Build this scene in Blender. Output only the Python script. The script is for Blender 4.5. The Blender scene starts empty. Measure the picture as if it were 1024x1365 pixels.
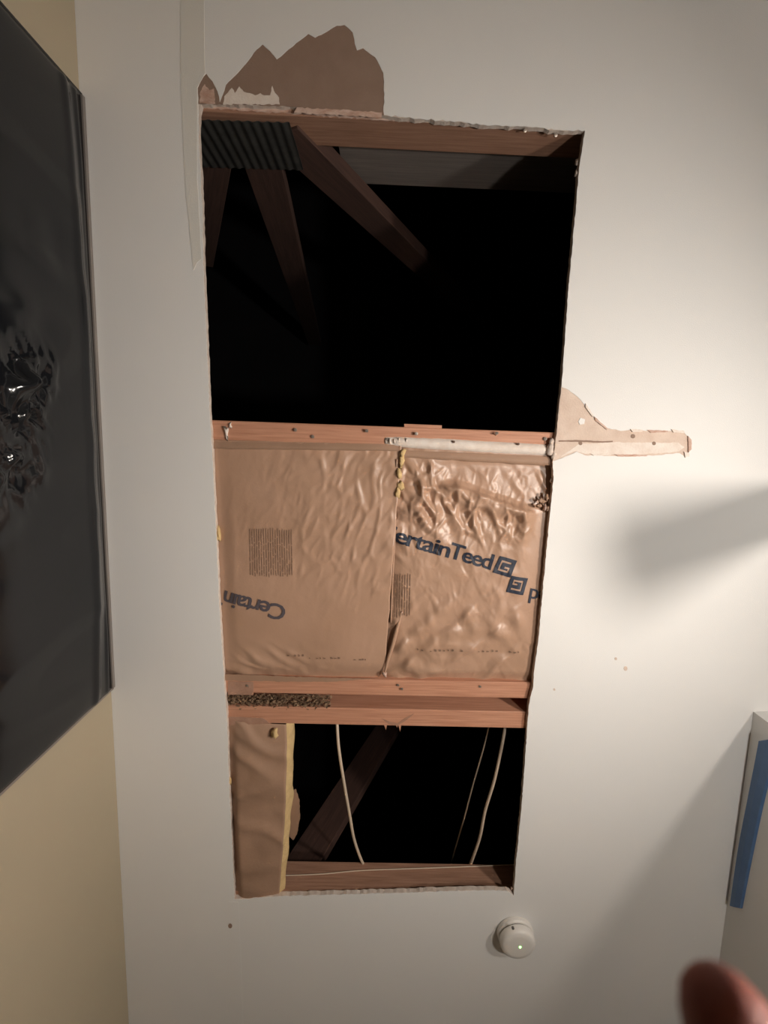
import bpy, bmesh, math, random
from mathutils import Vector, Matrix, noise
random.seed(7)
S = bpy.context.scene
C = S.collection

# ------------------------------------------------------------------ camera
FPX, CX, CY = 575.0, 512.0, 682.5
CAMZ, CEIL = 1.46, 2.44
_Z = Vector((-2.0, 102.6, -FPX)).normalized()
_Y = Vector((432 - CX, -(3904 - CY), -FPX)); _Y = (_Y - _Z * _Y.dot(_Z)).normalized()
_X = _Y.cross(_Z)
ROT = Matrix((_X, _Y, _Z))                       # camera -> world
EYE = Vector((0, 0, CAMZ))
cd = bpy.data.cameras.new('camera'); cam = bpy.data.objects.new('camera', cd); C.objects.link(cam)
cam.matrix_world = Matrix.Translation(EYE) @ ROT.to_4x4()
cd.sensor_fit = 'VERTICAL'; cd.sensor_height = 36.0; cd.lens = FPX / 1365.0 * 36.0
cd.clip_start = 0.005; cd.clip_end = 60
cd.dof.use_dof = True; cd.dof.focus_distance = 1.0; cd.dof.aperture_fstop = 5.6
S.camera = cam
S.view_settings.view_transform = 'Standard'; S.view_settings.look = 'None'
S.view_settings.gamma = 1.0; S.view_settings.use_curve_mapping = False
S.view_settings.exposure = 0.0
# ------------------------------------------------------------------ world: no daylight, night outside
W = bpy.data.worlds.new('world'); S.world = W; W.use_nodes = True
W.node_tree.nodes['Background'].inputs[0].default_value = (0.002, 0.002, 0.003, 1)
W.node_tree.nodes['Background'].inputs[1].default_value = 0.3
LAMP_AT = Vector((1.24, 0.03, 1.42)); LAMP_AIM = Vector((-0.30, 0.38, 2.47))
LAMP_POWER = 7.0; FILL_POWER = 27.5; FILL_COLOR = (1.0, 0.97, 0.92); FILL_AT = Vector((.84, .12, 1.18)); LAMP_SPREAD = 102.0
LAMP_COLOR = (1.0, 0.91, 0.82)

# ------------------------------------------------------------------ helpers
def ray(px, py): return ROT @ Vector((px - CX, -(py - CY), -FPX))
def P(px, py, z=CEIL):
    d = ray(px, py); return EYE + d * ((z - CAMZ) / d.z)
def PY(px, py, y):
    d = ray(px, py); return EYE + d * (y / d.y)
def tag(o, label=None, cat=None, group=None, kind=None):
    if label: o['label'] = label
    if cat: o['category'] = cat
    if group: o['group'] = group
    if kind: o['kind'] = kind
    return o
def wmat(o):
    m = o.matrix_basis.copy()
    if o.parent: m = wmat(o.parent) @ o.matrix_parent_inverse @ m
    return m
def setp(o, p):
    if p is not None:
        o.parent = p; o.matrix_parent_inverse = wmat(p).inverted()
def empty(name, loc):
    o = bpy.data.objects.new(name, None); o.location = loc; o.empty_display_size = 0.05
    C.objects.link(o); return o
def link(name, me, mat, parent=None, smooth=False, M=None):
    if mat and not me.materials: me.materials.append(mat)
    if smooth:
        for p in me.polygons: p.use_smooth = True
    o = bpy.data.objects.new(name, me); C.objects.link(o)
    if M is not None: o.matrix_basis = M
    setp(o, parent); return o
def pydata(name, vs, fs, mat, parent=None, smooth=False, M=None):
    me = bpy.data.meshes.new(name); me.from_pydata([tuple(v) for v in vs], [], fs); me.update()
    return link(name, me, mat, parent, smooth, M)
def frombm(name, bm, mat, parent=None, smooth=False, M=None):
    bmesh.ops.recalc_face_normals(bm, faces=bm.faces)
    me = bpy.data.meshes.new(name); bm.to_mesh(me); bm.free()
    return link(name, me, mat, parent, smooth, M)
def boxbm(lo, hi, bev=0.0, seg=1, bm=None):
    b = bmesh.new()
    r = bmesh.ops.create_cube(b, size=1.0)
    for v in r['verts']:
        v.co = Vector([lo[i] + (v.co[i] + .5) * (hi[i] - lo[i]) for i in range(3)])
    if bev: bmesh.ops.bevel(b, geom=b.edges[:], offset=bev, segments=seg, affect='EDGES')
    return b
def box(name, lo, hi, mat, parent=None, bev=0.0):
    return frombm(name, boxbm(lo, hi, bev), mat, parent)
def beam(name, a, b, w, h, mat, parent=None, side=Vector((0, 1, 0)), bev=0.0015):
    """timber from a to b, w across 'side', h across the other way"""
    a, b = Vector(a), Vector(b); x = (b - a); L = x.length; x.normalize()
    y = (side - x * side.dot(x)).normalized(); z = x.cross(y)
    M = Matrix((x, y, z)).transposed().to_4x4(); M.translation = (a + b) / 2
    bm = boxbm((-L / 2, -w / 2, -h / 2), (L / 2, w / 2, h / 2), bev)
    return frombm(name, bm, mat, parent, M=M)
def jag(loop, step, amp, close=True, seed=0):
    """rough up a 2-D outline"""
    rnd = random.Random(seed); out = []; n = len(loop)
    for i in range(n if close else n - 1):
        a = Vector(loop[i][:2]); b = Vector(loop[(i + 1) % n][:2]); d = b - a
        am = loop[i][2] if len(loop[i]) > 2 else amp
        k = max(1, int(d.length / step)); nn = Vector((-d.y, d.x)).normalized() if d.length else Vector((0, 0))
        for j in range(k):
            off = 0 if j == 0 else rnd.uniform(-am, am)
            out.append(a + d * (j / k) + nn * off)
    if not close: out.append(Vector(loop[-1][:2]))
    return out
def plate(name, loops, z0, z1, mat, parent=None):
    """flat slab between z0 and z1 from outlines (first is the outer one, others are holes)"""
    bm = bmesh.new(); es = []
    for lp in loops:
        vs = [bm.verts.new((p[0], p[1], z0)) for p in lp]
        for i in range(len(vs)): es.append(bm.edges.new((vs[i], vs[(i + 1) % len(vs)])))
    bmesh.ops.triangle_fill(bm, use_beauty=True, use_dissolve=False, edges=es)
    r = bmesh.ops.extrude_face_region(bm, geom=bm.faces[:])
    for v in [g for g in r['geom'] if isinstance(g, bmesh.types.BMVert)]: v.co.z = z1
    return frombm(name, bm, mat, parent)
def tube(name, pts, r, mat, parent=None, n=8, cap=True, radii=None):
    pts = [Vector(p) for p in pts]; vs, fs = [], []
    for i, p in enumerate(pts):
        t = (pts[min(i + 1, len(pts) - 1)] - pts[max(i - 1, 0)]).normalized()
        u = t.orthogonal().normalized() if i == 0 else (u - t * u.dot(t)).normalized()
        w = t.cross(u); rr = radii[i] if radii else r
        for k in range(n):
            a = 2 * math.pi * k / n; vs.append(p + (u * math.cos(a) + w * math.sin(a)) * rr)
    for i in range(len(pts) - 1):
        for k in range(n):
            fs.append((i * n + k, i * n + (k + 1) % n, (i + 1) * n + (k + 1) % n, (i + 1) * n + k))
    if cap: fs += [tuple(range(n - 1, -1, -1)), tuple(range((len(pts) - 1) * n, len(pts) * n))]
    return pydata(name, vs, fs, mat, parent, True)
def spline(pts, k=6):
    pts = [Vector(p) for p in pts]; out = []
    for i in range(len(pts) - 1):
        p0, p1, p2, p3 = pts[max(i - 1, 0)], pts[i], pts[i + 1], pts[min(i + 2, len(pts) - 1)]
        for j in range(k):
            t = j / k
            out.append(.5 * ((2 * p1) + (p2 - p0) * t + (2 * p0 - 5 * p1 + 4 * p2 - p3) * t * t + (3 * p1 - p0 - 3 * p2 + p3) * t ** 3))
    out.append(pts[-1]); return out
def lathe(name, prof, mat, parent=None, n=40, M=None):
    vs, fs = [], []; m = len(prof)
    for r, z in prof:
        for k in range(n):
            a = 2 * math.pi * k / n; vs.append((r * math.cos(a), r * math.sin(a), z))
    for i in range(m - 1):
        for k in range(n): fs.append((i * n + k, i * n + (k + 1) % n, (i + 1) * n + (k + 1) % n, (i + 1) * n + k))
    fs += [tuple(range(n)), tuple(range((m - 1) * n, m * n))]
    me = bpy.data.meshes.new(name); me.from_pydata(vs, [], fs); me.update()
    b = bmesh.new(); b.from_mesh(me); bmesh.ops.recalc_face_normals(b, faces=b.faces); b.to_mesh(me); b.free()
    o = link(name, me, mat, parent, True, M)
    me.set_sharp_from_angle(angle=math.radians(35))
    return o

# ------------------------------------------------------------------ materials
def mat(name, col, rough=.6, metal=0., var=None, scale=8., stretch=(1, 1, 1), bump=0., bscale=60., spec=.5,
        emit=None, estr=0., sub=0., coat=0., detail=5.):
    m = bpy.data.materials.new(name); m.use_nodes = True
    nt = m.node_tree; b = nt.nodes['Principled BSDF']
    b.inputs['Base Color'].default_value = (*col, 1); b.inputs['Roughness'].default_value = rough
    b.inputs['Metallic'].default_value = metal; b.inputs['Specular IOR Level'].default_value = spec
    b.inputs['Coat Weight'].default_value = coat
    if sub:
        b.inputs['Subsurface Weight'].default_value = sub; b.inputs['Subsurface Radius'].default_value = (.01, .004, .002)
        b.inputs['Subsurface Scale'].default_value = 1.0
    if emit:
        b.inputs['Emission Color'].default_value = (*emit, 1); b.inputs['Emission Strength'].default_value = estr
    tc = nt.nodes.new('ShaderNodeTexCoord'); mp = nt.nodes.new('ShaderNodeMapping')
    mp.inputs['Scale'].default_value = stretch; nt.links.new(tc.outputs['Object'], mp.inputs['Vector'])
    if var:
        nz = nt.nodes.new('ShaderNodeTexNoise'); nz.inputs['Scale'].default_value = scale; nz.inputs['Detail'].default_value = detail
        nt.links.new(mp.outputs[0], nz.inputs['Vector'])
        rp = nt.nodes.new('ShaderNodeValToRGB'); rp.color_ramp.elements[0].position = .32; rp.color_ramp.elements[1].position = .68
        rp.color_ramp.elements[0].color = (*col, 1); rp.color_ramp.elements[1].color = (*var, 1)
        nt.links.new(nz.outputs['Fac'], rp.inputs[0]); nt.links.new(rp.outputs[0], b.inputs['Base Color'])
    if bump:
        n2 = nt.nodes.new('ShaderNodeTexNoise'); n2.inputs['Scale'].default_value = bscale; n2.inputs['Detail'].default_value = 4
        nt.links.new(mp.outputs[0], n2.inputs['Vector'])
        bp = nt.nodes.new('ShaderNodeBump'); bp.inputs['Strength'].default_value = bump; bp.inputs['Distance'].default_value = .002
        nt.links.new(n2.outputs['Fac'], bp.inputs['Height']); nt.links.new(bp.outputs[0], b.inputs['Normal'])
    return m
GR = (2.0, 40, 40)
M_paint = mat('ceiling_paint', (.74, .725, .70), .7, var=(.78, .765, .74), scale=1.5, bump=.12, bscale=500)
M_tape = mat('joint_tape_paint', (.67, .645, .59), .7, var=(.71, .685, .635), scale=3, bump=.12, bscale=400)
M_wallL = mat('wall_cream_paint', (.40, .335, .235), .7, var=(.43, .36, .255), scale=1.5, bump=.12, bscale=500)
M_wall = mat('wall_paint', (.74, .725, .70), .7, var=(.77, .755, .73), scale=1.5, bump=.12, bscale=500)
M_gyps = mat('gypsum_core', (.68, .59, .52), .9, var=(.55, .44, .37), scale=60, bump=.6, bscale=300)
M_torn = mat('torn_board_paper_dark', (.26, .17, .125), .9, var=(.29, .195, .145), scale=25, bump=.3, bscale=250)
M_torn2 = mat('torn_board_paper_pale', (.60, .46, .375), .9, var=(.68, .55, .46), scale=30, bump=.4, bscale=250)
M_mud = mat('joint_compound', (.78, .70, .63), .85, var=(.70, .59, .51), scale=40, bump=.5, bscale=250)
M_mudp = mat('pinkish_plaster_residue', (.66, .49, .41), .85, var=(.48, .29, .215), scale=45, stretch=(1, 2, 2), bump=.6, bscale=200)
M_wood = mat('fresh_joist_wood', (.56, .285, .18), .65, var=(.43, .195, .115), scale=5, stretch=GR, bump=.25, bscale=20)
M_woodc = mat('truss_chord_wood', (.40, .22, .145), .75, var=(.28, .145, .09), scale=5, stretch=GR, bump=.25, bscale=20)
M_resid = mat('timber_stain', (.40, .235, .165), .85, var=(.33, .18, .12), scale=45, bump=.4, bscale=200)
M_wood2 = mat('shaded_attic_wood', (.085, .042, .030), .75, var=(.055, .027, .02), scale=5, stretch=GR, bump=.25, bscale=20)  # darker copy of the truss wood, attic shade put into the colour
M_wood3 = mat('grey_old_board', (.20, .17, .15), .8, var=(.15, .125, .11), scale=5, stretch=GR, bump=.25, bscale=20)
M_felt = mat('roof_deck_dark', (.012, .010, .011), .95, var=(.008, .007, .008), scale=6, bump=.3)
M_galv = mat('galvanised_plate', (.075, .072, .066), .6, .5, var=(.05, .048, .045), scale=40, bump=.2, bscale=90)
M_screw = mat('screw_steel', (.42, .36, .31), .4, .7)
M_screwd = mat('old_nail_hole', (.10, .055, .035), .8)
M_kraft = mat('kraft_paper', (.46, .285, .195), .40, var=(.41, .25, .165), scale=7, bump=.12, bscale=160, spec=.6)
M_kraft2 = mat('kraft_paper_worn', (.37, .23, .155), .6, var=(.31, .19, .125), scale=9, bump=.2, bscale=160, spec=.35)
M_ink = mat('dark_blue_ink', (.017, .023, .042), .6)
M_inkf = mat('faded_grey_ink', (.085, .070, .080), .7)
M_inkl = mat('faint_print_ink', (.22, .135, .09), .7)
M_glass = mat('yellow_fibreglass', (.70, .50, .24), .95, var=(.58, .40, .19), scale=50, bump=1., bscale=250)
M_crumb = mat('insulation_crumbs', (.30, .19, .11), .95, var=(.13, .08, .05), scale=70, bump=.8, bscale=200)
M_black = mat('black_polythene', (.007, .0078, .0095), .13, var=(.010, .0105, .012), scale=4, spec=.42)
M_blackedge = mat('sheet_edge_tape', (.22, .19, .17), .45, var=(.18, .155, .14), scale=12)
M_blue = mat('blue_tape', (.075, .145, .285), .5, var=(.095, .175, .33), scale=20, bump=.1)
M_blue2 = mat('pale_blue_tape_end', (.42, .48, .60), .5)
M_det = mat('detector_plastic', (.72, .68, .63), .45)
M_slot = mat('detector_slot', (.12, .11, .10), .7)
M_led = mat('green_led', (.2, .8, .15), .4, emit=(.35, 1, .22), estr=5)
M_cable = mat('cable_sheath', (.62, .50, .38), .5, var=(.56, .44, .33), scale=20)
M_skin = mat('skin', (.30, .085, .06), .6, var=(.26, .072, .05), scale=60, sub=.25, bump=.2, bscale=600)
M_nail = mat('finger_nail', (.55, .28, .22), .3)
M_floor = mat('oak_floor', (.44, .31, .20), .45, var=(.36, .24, .15), scale=3, stretch=(1, 14, 14))
M_lens = mat('led_lens', (.9, .9, .85), .3, emit=(1, .93, .84), estr=6)
M_yel = mat('work_light_yellow', (.75, .45, .03), .4)
M_dark = mat('black_metal', (.03, .03, .03), .4, .3)

# ================================================================== THE SETTING
BT = .0125                                   # plaster board thickness
ZB = CEIL + .0011                            # top of the painted face paper
ZT = CEIL + BT                               # top of the board, underside of the timbers
def ceil2(pts): return [(*P(p[0], p[1], CEIL).to_2d(), *(p[2:] if len(p) > 2 else ())) for p in pts]
left_edge = [(265, 150), (264.5, 180), (268, 240), (270, 300), (271, 355), (274, 420), (277, 490), (280, 560), (283, 600), (285, 650),
             (288.5, 720), (292, 800), (297, 885), (299, 915), (302, 950), (305, 1040), (309, 1120), (312.5, 1199)]
bot_edge = [(312.5, 1199, .002), (345, 1197, .0015), (372, 1195, .0015), (440, 1193, .0018), (520, 1191, .0018), (600, 1188, .0015), (650, 1187, .002), (676, 1188, .002)]
right_edge = [(685, 1194), (688, 1150), (695, 1080), (701, 1000), (705, 940), (711, 915), (712, 895), (718, 850), (723, 795), (729, 730), (734, 680), (738, 640), (737, 615)]
right_up = [(744, 560), (750, 500), (754, 440), (758, 385), (763, 330), (768, 275), (772, 225), (780, 174)]
top_edge = [(780, 174, .002), (740, 173, .002), (700, 168, .0022), (640, 166, .0022), (600, 161, .0022), (560, 158, .0022), (512, 153, .002)]
top_board = [(512, 153, .003), (450, 147, .002), (392, 142, .002), (330, 139, .0015), (268, 138, .001)]
hole_board = jag(ceil2(left_edge + bot_edge + right_edge + [(740, 598)] + right_up + top_edge + top_board[1:]), .009, .0008, seed=1)
patchT = [(512, 153), (512.5, 125), (511, 97), (500, 76), (484, 64), (476, 67), (473, 58), (470, 43), (459, 33), (449, 34), (436, 42), (420, 50), (411, 45),
          (395, 57), (380, 70), (369, 79), (360, 68), (350, 59), (342, 66), (330, 82), (312, 102), (301, 113), (296, 128), (293, 136), (290, 122), (283, 108), (275, 98), (268, 106), (263.5, 117), (264, 138)]
patchR = [(737, 615), (743, 613), (758, 607), (769, 602), (780, 607), (828, 608), (874, 607), (906, 604), (914, 610), (918, 603), (922, 596), (917, 582), (911, 574),
          (874, 575), (845, 573), (828, 574.5), (808, 570), (795, 560), (784, 545), (769, 528), (755, 518), (749, 516)]
paint_loop = jag(ceil2(left_edge + bot_edge + right_edge + patchR[1:] + right_up[1:] + top_edge + patchT[1:]), .007, .0009, seed=2)
X0, X1, Y0, Y1 = -1.0, 4.3, -2.6, 2.9
outer = [(X0, Y0), (X1, Y0), (X1, Y1), (X0, Y1)]
ceiling = plate('ceiling', [outer, paint_loop], CEIL, ZB, M_paint); tag(ceiling, kind='structure')
board = plate('board_core', [outer, hole_board], ZB, ZT, M_gyps, ceiling)
def patch(name, pts, m, z0, z1, step=.006, amp=.0008, seed=5, parent=ceiling):
    return plate(name, [jag(ceil2(pts), step, amp, seed=seed)], z0, z1, m, parent)
tp = patch('torn_paper', patchT + [(330, 139), (392, 142), (450, 147)], M_torn, CEIL + .0006, ZB + .0004, seed=3)
tag(tp, 'brown bare board where the face paper is torn off above the hole')
tr = patch('torn_paper', patchR + [(744, 560), (740, 598)], M_torn2, CEIL + .0006, ZB + .0004, seed=4)
tag(tr, 'pale torn strip beside the hole')
# frayed remains of white paper along the upper edge
patch('paper_fray', [(297, 139), (299, 128), (304, 123), (309, 117), (313, 124), (319, 115), (325, 122), (333, 124), (340, 127), (347, 124), (352, 127), (360, 127), (363, 114), (367, 124), (372, 130), (373, 139)], M_mud, CEIL + .0002, CEIL + .0008, .004, .0012, 6)
patch('paper_fray', [(266, 137), (267, 122), (273, 112), (279, 120), (285, 118), (287, 138)], M_mudp, CEIL + .0002, CEIL + .0008, .004, .0012, 8)
patch('paper_fray', [(392, 150), (396, 143), (420, 145), (450, 146), (480, 148), (509, 150), (509, 157), (470, 154), (430, 152)], M_mudp, CEIL - .0002, CEIL + .0022, .005, .0012, 9)
patch('compound_smear', [(744, 611), (757, 605), (768, 601), (781, 605), (828, 606), (874, 605), (905, 602), (913, 596), (905, 590), (860, 590), (815, 589.5), (772, 592)], M_mud, CEIL + .0003, CEIL + .0009, .006, .0010, 10)
patch('crack', [(745, 587), (770, 586.5), (800, 588), (817, 587.5), (817, 589.3), (800, 590), (770, 589), (745, 589)], M_torn, CEIL + .0001, CEIL + .0010, .005, .0005, 11)
for i, (x, y, r) in enumerate([(774, 591, 2.6), (844, 581.5, 3.0), (872, 591, 2.6)]):
    patch('screw_hole', [(x + r * math.cos(a), y + r * math.sin(a)) for a in [k * .785 for k in range(8)]], M_torn, CEIL - .0001, CEIL + .0010, .01, 0, 12 + i)
patch('paper_chip', [(771, 562), (774, 557), (780, 559), (779, 565), (773, 566)], M_paint, CEIL - .0004, CEIL + .0009, .01, 0, 20)
for i, (x, y, w, h, a) in enumerate([(848, 574, 8, 2.2, 0), (876, 575, 14, 1.8, 0), (903, 575, 9, 2, .1), (919, 592, 2.4, 11, 0), (915, 606, 3.5, 4, 0), (840, 607, 22, 1.6, 0), (800, 606, 14, 1.4, 0), (800, 564, 12, 1.6, .7), (785, 547, 10, 1.6, .95)]):
    c, s = math.cos(a), math.sin(a)
    patch('torn_curl', [(x + u * c - v * s, y + u * s + v * c) for u, v in ((-w, -h), (w, -h * .5), (w, h * .6), (-w * .6, h))], M_mudp if i % 2 else M_mud, CEIL - .0022, CEIL + .0006, .004, .0006, 30 + i)
# raised joint tape running along the left side of the cut
plate('joint_tape', [jag(ceil2([(240, -90), (272, -90), (272.5, 60), (274, 97), (263, 117), (263.5, 150), (263, 240), (269, 345), (263, 350), (258, 360), (247, 250), (241, 120)]), .02, .0006, seed=41)], CEIL - .0006, CEIL + .0004, M_tape, ceiling)
plate('joint_tape', [jag(ceil2([(305, 1202), (318, 1202), (322, 1300), (327, 1460), (313, 1460), (309, 1300)]), .02, .0005, seed=42)], CEIL - .0004, CEIL + .0004, M_paint, ceiling)
for i, (x, y, r) in enumerate([(307, 1234, 2.8), (834, 891, 2.6), (821, 878, 1.7), (739, 919, 1.4)]):
    patch('dent', [(x + r * 1.0 * math.cos(a), y + r * 1.2 * math.sin(a)) for a in [k * .785 for k in range(8)]], M_torn if i == 0 else M_torn2, CEIL - .0006, CEIL + .0004, .01, 0, 50 + i)

# walls (the cut is not quite parallel to them)
def wallX(Y): return -.635 - .038 * Y
def slab(name, a, b, t, z0, z1, m, kind='structure'):
    """vertical wall from a to b (2-D), thickness t to the left of a->b"""
    a, b = Vector(a), Vector(b); d = (b - a).normalized(); n = Vector((-d.y, d.x)) * t
    q = [a, b, b + n, a + n]
    o = pydata(name, [(*p, z) for z in (z0, z1) for p in q], [(3, 2, 1, 0), (4, 5, 6, 7), (0, 1, 5, 4), (1, 2, 6, 5), (2, 3, 7, 6), (3, 0, 4, 7)], m)
    if kind: tag(o, kind=kind)
    return o
ZW = CEIL - .0005
slab('wall_left', (wallX(-2.5), -2.5), (wallX(2.8), 2.8), .10, 0, ZW, M_wallL)
RA, RB = P(1018, 850).to_2d(), P(961, 1265).to_2d(); RD = (RB - RA).normalized()
JA = RA + RD * .20
slab('wall_right', RA + RD * 2.45, JA, .11, 0, ZW, M_wall)
slab('wall_back', (-.66, -2.5), (4.15, -2.5), -.10, 0, ZW, M_wall)
slab('wall_front', (-.85, 2.8), (1.25, 2.8), .10, 0, ZW, M_wall)
slab('wall_far', (4.15, -2.5), (4.15, 1.4), -.10, 0, ZW, M_wall)
slab('wall_side', (1.12, 1.4), (4.15, 1.4), .10, 0, ZW, M_wall)
fl = box('floor', (-1.0, -2.6, -.1), (4.3, 2.9, 0), M_floor); tag(fl, kind='structure')
# unseen block added under the ceiling to cast the shadow band at the right
pc = P(1066, 671).to_2d()
sdir = (pc - LAMP_AT.xy).normalized(); snrm = Vector((-sdir.y, sdir.x))
q = [pc + sdir * u + snrm * v for u, v in ((-.02, -.052), (.02, -.052), (.02, .052), (-.02, .052))]
ps = pydata('shadow_stub_1', [(*p, z) for z in (CEIL - .60, ZW) for p in q], [(3, 2, 1, 0), (4, 5, 6, 7), (0, 1, 5, 4), (1, 2, 6, 5), (2, 3, 7, 6), (3, 0, 4, 7)], M_wall); tag(ps, kind='structure')
# roof over the attic
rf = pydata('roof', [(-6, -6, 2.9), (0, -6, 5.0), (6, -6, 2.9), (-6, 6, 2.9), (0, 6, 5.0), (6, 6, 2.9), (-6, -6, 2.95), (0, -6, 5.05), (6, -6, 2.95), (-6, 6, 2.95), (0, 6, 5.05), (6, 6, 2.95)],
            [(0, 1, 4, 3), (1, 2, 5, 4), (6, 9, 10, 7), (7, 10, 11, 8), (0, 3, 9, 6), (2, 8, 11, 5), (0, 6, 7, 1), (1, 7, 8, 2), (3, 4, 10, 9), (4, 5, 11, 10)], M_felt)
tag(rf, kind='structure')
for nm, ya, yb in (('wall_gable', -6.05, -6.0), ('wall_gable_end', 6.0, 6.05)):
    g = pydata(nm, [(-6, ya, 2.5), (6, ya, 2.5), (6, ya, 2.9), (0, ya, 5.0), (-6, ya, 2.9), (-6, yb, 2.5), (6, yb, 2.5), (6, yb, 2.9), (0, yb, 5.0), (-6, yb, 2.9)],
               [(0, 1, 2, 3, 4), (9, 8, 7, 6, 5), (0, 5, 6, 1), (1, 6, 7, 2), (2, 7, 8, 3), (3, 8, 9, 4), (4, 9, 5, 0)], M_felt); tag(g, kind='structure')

# ================================================================== TIMBERS
def joist(name, pyA, pyB, label, m, xr=(-.85, .95), h=.089, skew=None, cat='joist', group=None):
    """timber across the opening whose underside shows between image rows pyA (far) and pyB"""
    ya = P(500, pyA, ZT).y; yb = P(500, pyB, ZT).y; yc = (ya + yb) / 2; w = yb - ya
    k = skew or 0
    root = empty(name, (0, yc, ZT)); tag(root, label, cat, group)
    a = Vector((xr[0], yc + k * xr[0], ZT + h / 2)); b = Vector((xr[1], yc + k * xr[1], ZT + h / 2))
    ch = beam('timber', a, b, w, h, m, root)
    return root, yc, w
_screw = None
def screw(p, parent, L=.012, tilt=(0, 0), m=None, s=1.0):
    """drywall screw or nail poking down out of a timber"""
    global _screw
    if _screw is None:
        bm = bmesh.new()
        prof = [(.0010, 0.012), (.0011, 0.0), (.0036, -.0012), (.0036, -.0022), (.0018, -.0026)]
        rings = [[bm.verts.new((r * math.cos(a), r * math.sin(a), z)) for a in [k * math.pi / 4 for k in range(8)]] for r, z in prof]
        for i in range(len(rings) - 1):
            for k in range(8): bm.faces.new((rings[i][k], rings[i][(k + 1) % 8], rings[i + 1][(k + 1) % 8], rings[i + 1][k]))
        bm.faces.new(rings[-1]); bm.faces.new(rings[0])
        bmesh.ops.recalc_face_normals(bm, faces=bm.faces)
        _screw = bpy.data.meshes.new('drywall_screw'); bm.to_mesh(_screw); bm.free(); _screw.materials.append(M_screw)
    M = Matrix.Translation(p) @ Matrix.Rotation(tilt[0], 4, 'X') @ Matrix.Rotation(tilt[1], 4, 'Y') @ Matrix.Diagonal((s, s, L / .012, 1))
    o = bpy.data.objects.new('drywall_screw', _screw); C.objects.link(o); o.matrix_basis = M; setp(o, parent); return o

# --- middle timber over which the two boards met
mid, ymid, wmid = joist('ceiling_joist', 568, 594, 'orange timber joist with white plaster strip and screws between dark upper opening and brown paper', M_wood, skew=.011)
for x, y, L, t in [(300, 570, .006, (.3, .2)), (303, 583, .005, (0, .5)), (394, 573, .006, (0, 0)), (417, 582, .004, (0, 0)), (489, 574, .010, (.3, .1)), (517, 586, .006, (0, 0)), (555, 578, .010, (.1, 0)),
                   (662, 578, .014, (-.5, 0)), (727, 585, .006, (0, .3))]:
    screw(P(x, y, ZT - L * .5), mid, L, t, s=1.15)
# shred of plaster at the left end, wooden shim behind, plaster bead on the right half
def blob(name, c, r, m, parent, seed, amp=.35, sub=2, freq=1.6):
    bm = bmesh.new(); bmesh.ops.create_icosphere(bm, subdivisions=sub, radius=1)
    for v in bm.verts:
        n = noise.noise(v.co * freq + Vector((seed * 7.3, seed * 1.7, seed * 3.1)))
        v.co = Vector([v.co[i] * r[i] * (1 + amp * n * 1.6) for i in range(3)]) + Vector(c)
    return frombm(name, bm, m, parent, True)
blob('plaster_shred', P(302, 577, ZT - .002), (.004, .013, .003), M_mud, mid, 3, .9)
blob('plaster_shred', P(307, 567, ZT - .001), (.003, .006, .003), M_mud, mid, 4, .9)
shim = pydata('shim', [(*P(x, y, ZT + .003).to_2d(), z) for z in (ZT + .002, ZT + .02) for x, y in ((539, 565), (589, 567), (589, 578), (539, 577))],
              [(3, 2, 1, 0), (4, 5, 6, 7), (0, 1, 5, 4), (1, 2, 6, 5), (2, 3, 7, 6), (3, 0, 4, 7)], M_wood, mid)
bead_top = [(513, 583), (528, 582), (560, 583.5), (600, 585), (640, 587.5), (690, 590), (730, 592.5)]
bead_bot = [(513, 592), (528, 595), (560, 598), (600, 600), (640, 602.5), (690, 605), (730, 607)]
vs, fs = [], []; NB = 8; t_ = spline([Vector((*p, 0)) for p in bead_top], 8); b_ = spline([Vector((*p, 0)) for p in bead_bot], 8)
for i, (p, q) in enumerate(zip(t_, b_)):
    for j in range(NB + 1):
        k = j / NB; pp = p.lerp(q, k); w0 = P(pp.x, pp.y, ZT)
        zz = ZT + .0008 - .0085 * math.sin(math.pi * k) ** .7 * (.55 if i < 8 else 1) + .0012 * noise.noise(Vector((w0.x * 60, w0.y * 200, 2)))
        if i in (0, len(t_) - 1): zz = ZT + .001
        vs.append((w0.x, w0.y, zz))
for i in range(len(t_) - 1):
    for j in range(NB): a = i * (NB + 1) + j; fs.append((a, a + 1, a + NB + 2, a + NB + 1))
bead = pydata('plaster_bead', vs, fs, M_mud, mid, True); tag(bead, 'white strip of old joint compound')
for x, y in ((605, 589), (691, 592)):
    c = P(x, y, ZT - .0078)
    lathe('nail_hole', [(.0026, .004), (.0030, 0), (.0028, -.0012)], M_screwd, bead, 8, Matrix.Translation(c))
for i, x in enumerate((520, 526, 532, 541)):
    blob('plaster_crumb', P(x, 588, ZT - .006), (.0032, .006, .0025), M_mud, bead, 20 + i, .7, 1)
# lumps of plaster torn at the board edge
for i, (x, y, r) in enumerate([(734, 598, (.009, .016, .006)), (738, 607, (.006, .010, .005)), (735, 588, (.005, .008, .005))]):
    blob('plaster_lump', P(x, y, ZT - .008), r, M_gyps, ceiling, 40 + i, .5)
for i, (x, y, r) in enumerate([(736, 622, .0035), (735, 640, .003), (733, 668, .005), (727, 676, .005), (711, 902, .004), (710, 912, .0035), (706, 927, .003), (299, 893, .003), (282, 598, .003), (682, 1184, .003), (770, 215, .004), (768, 232, .0035)]):
    blob('torn_edge', P(x, y, ZT - .004), (r, r * 1.9, r), M_gyps if i % 3 else M_mudp, ceiling, 60 + i, .8, 1)

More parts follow.
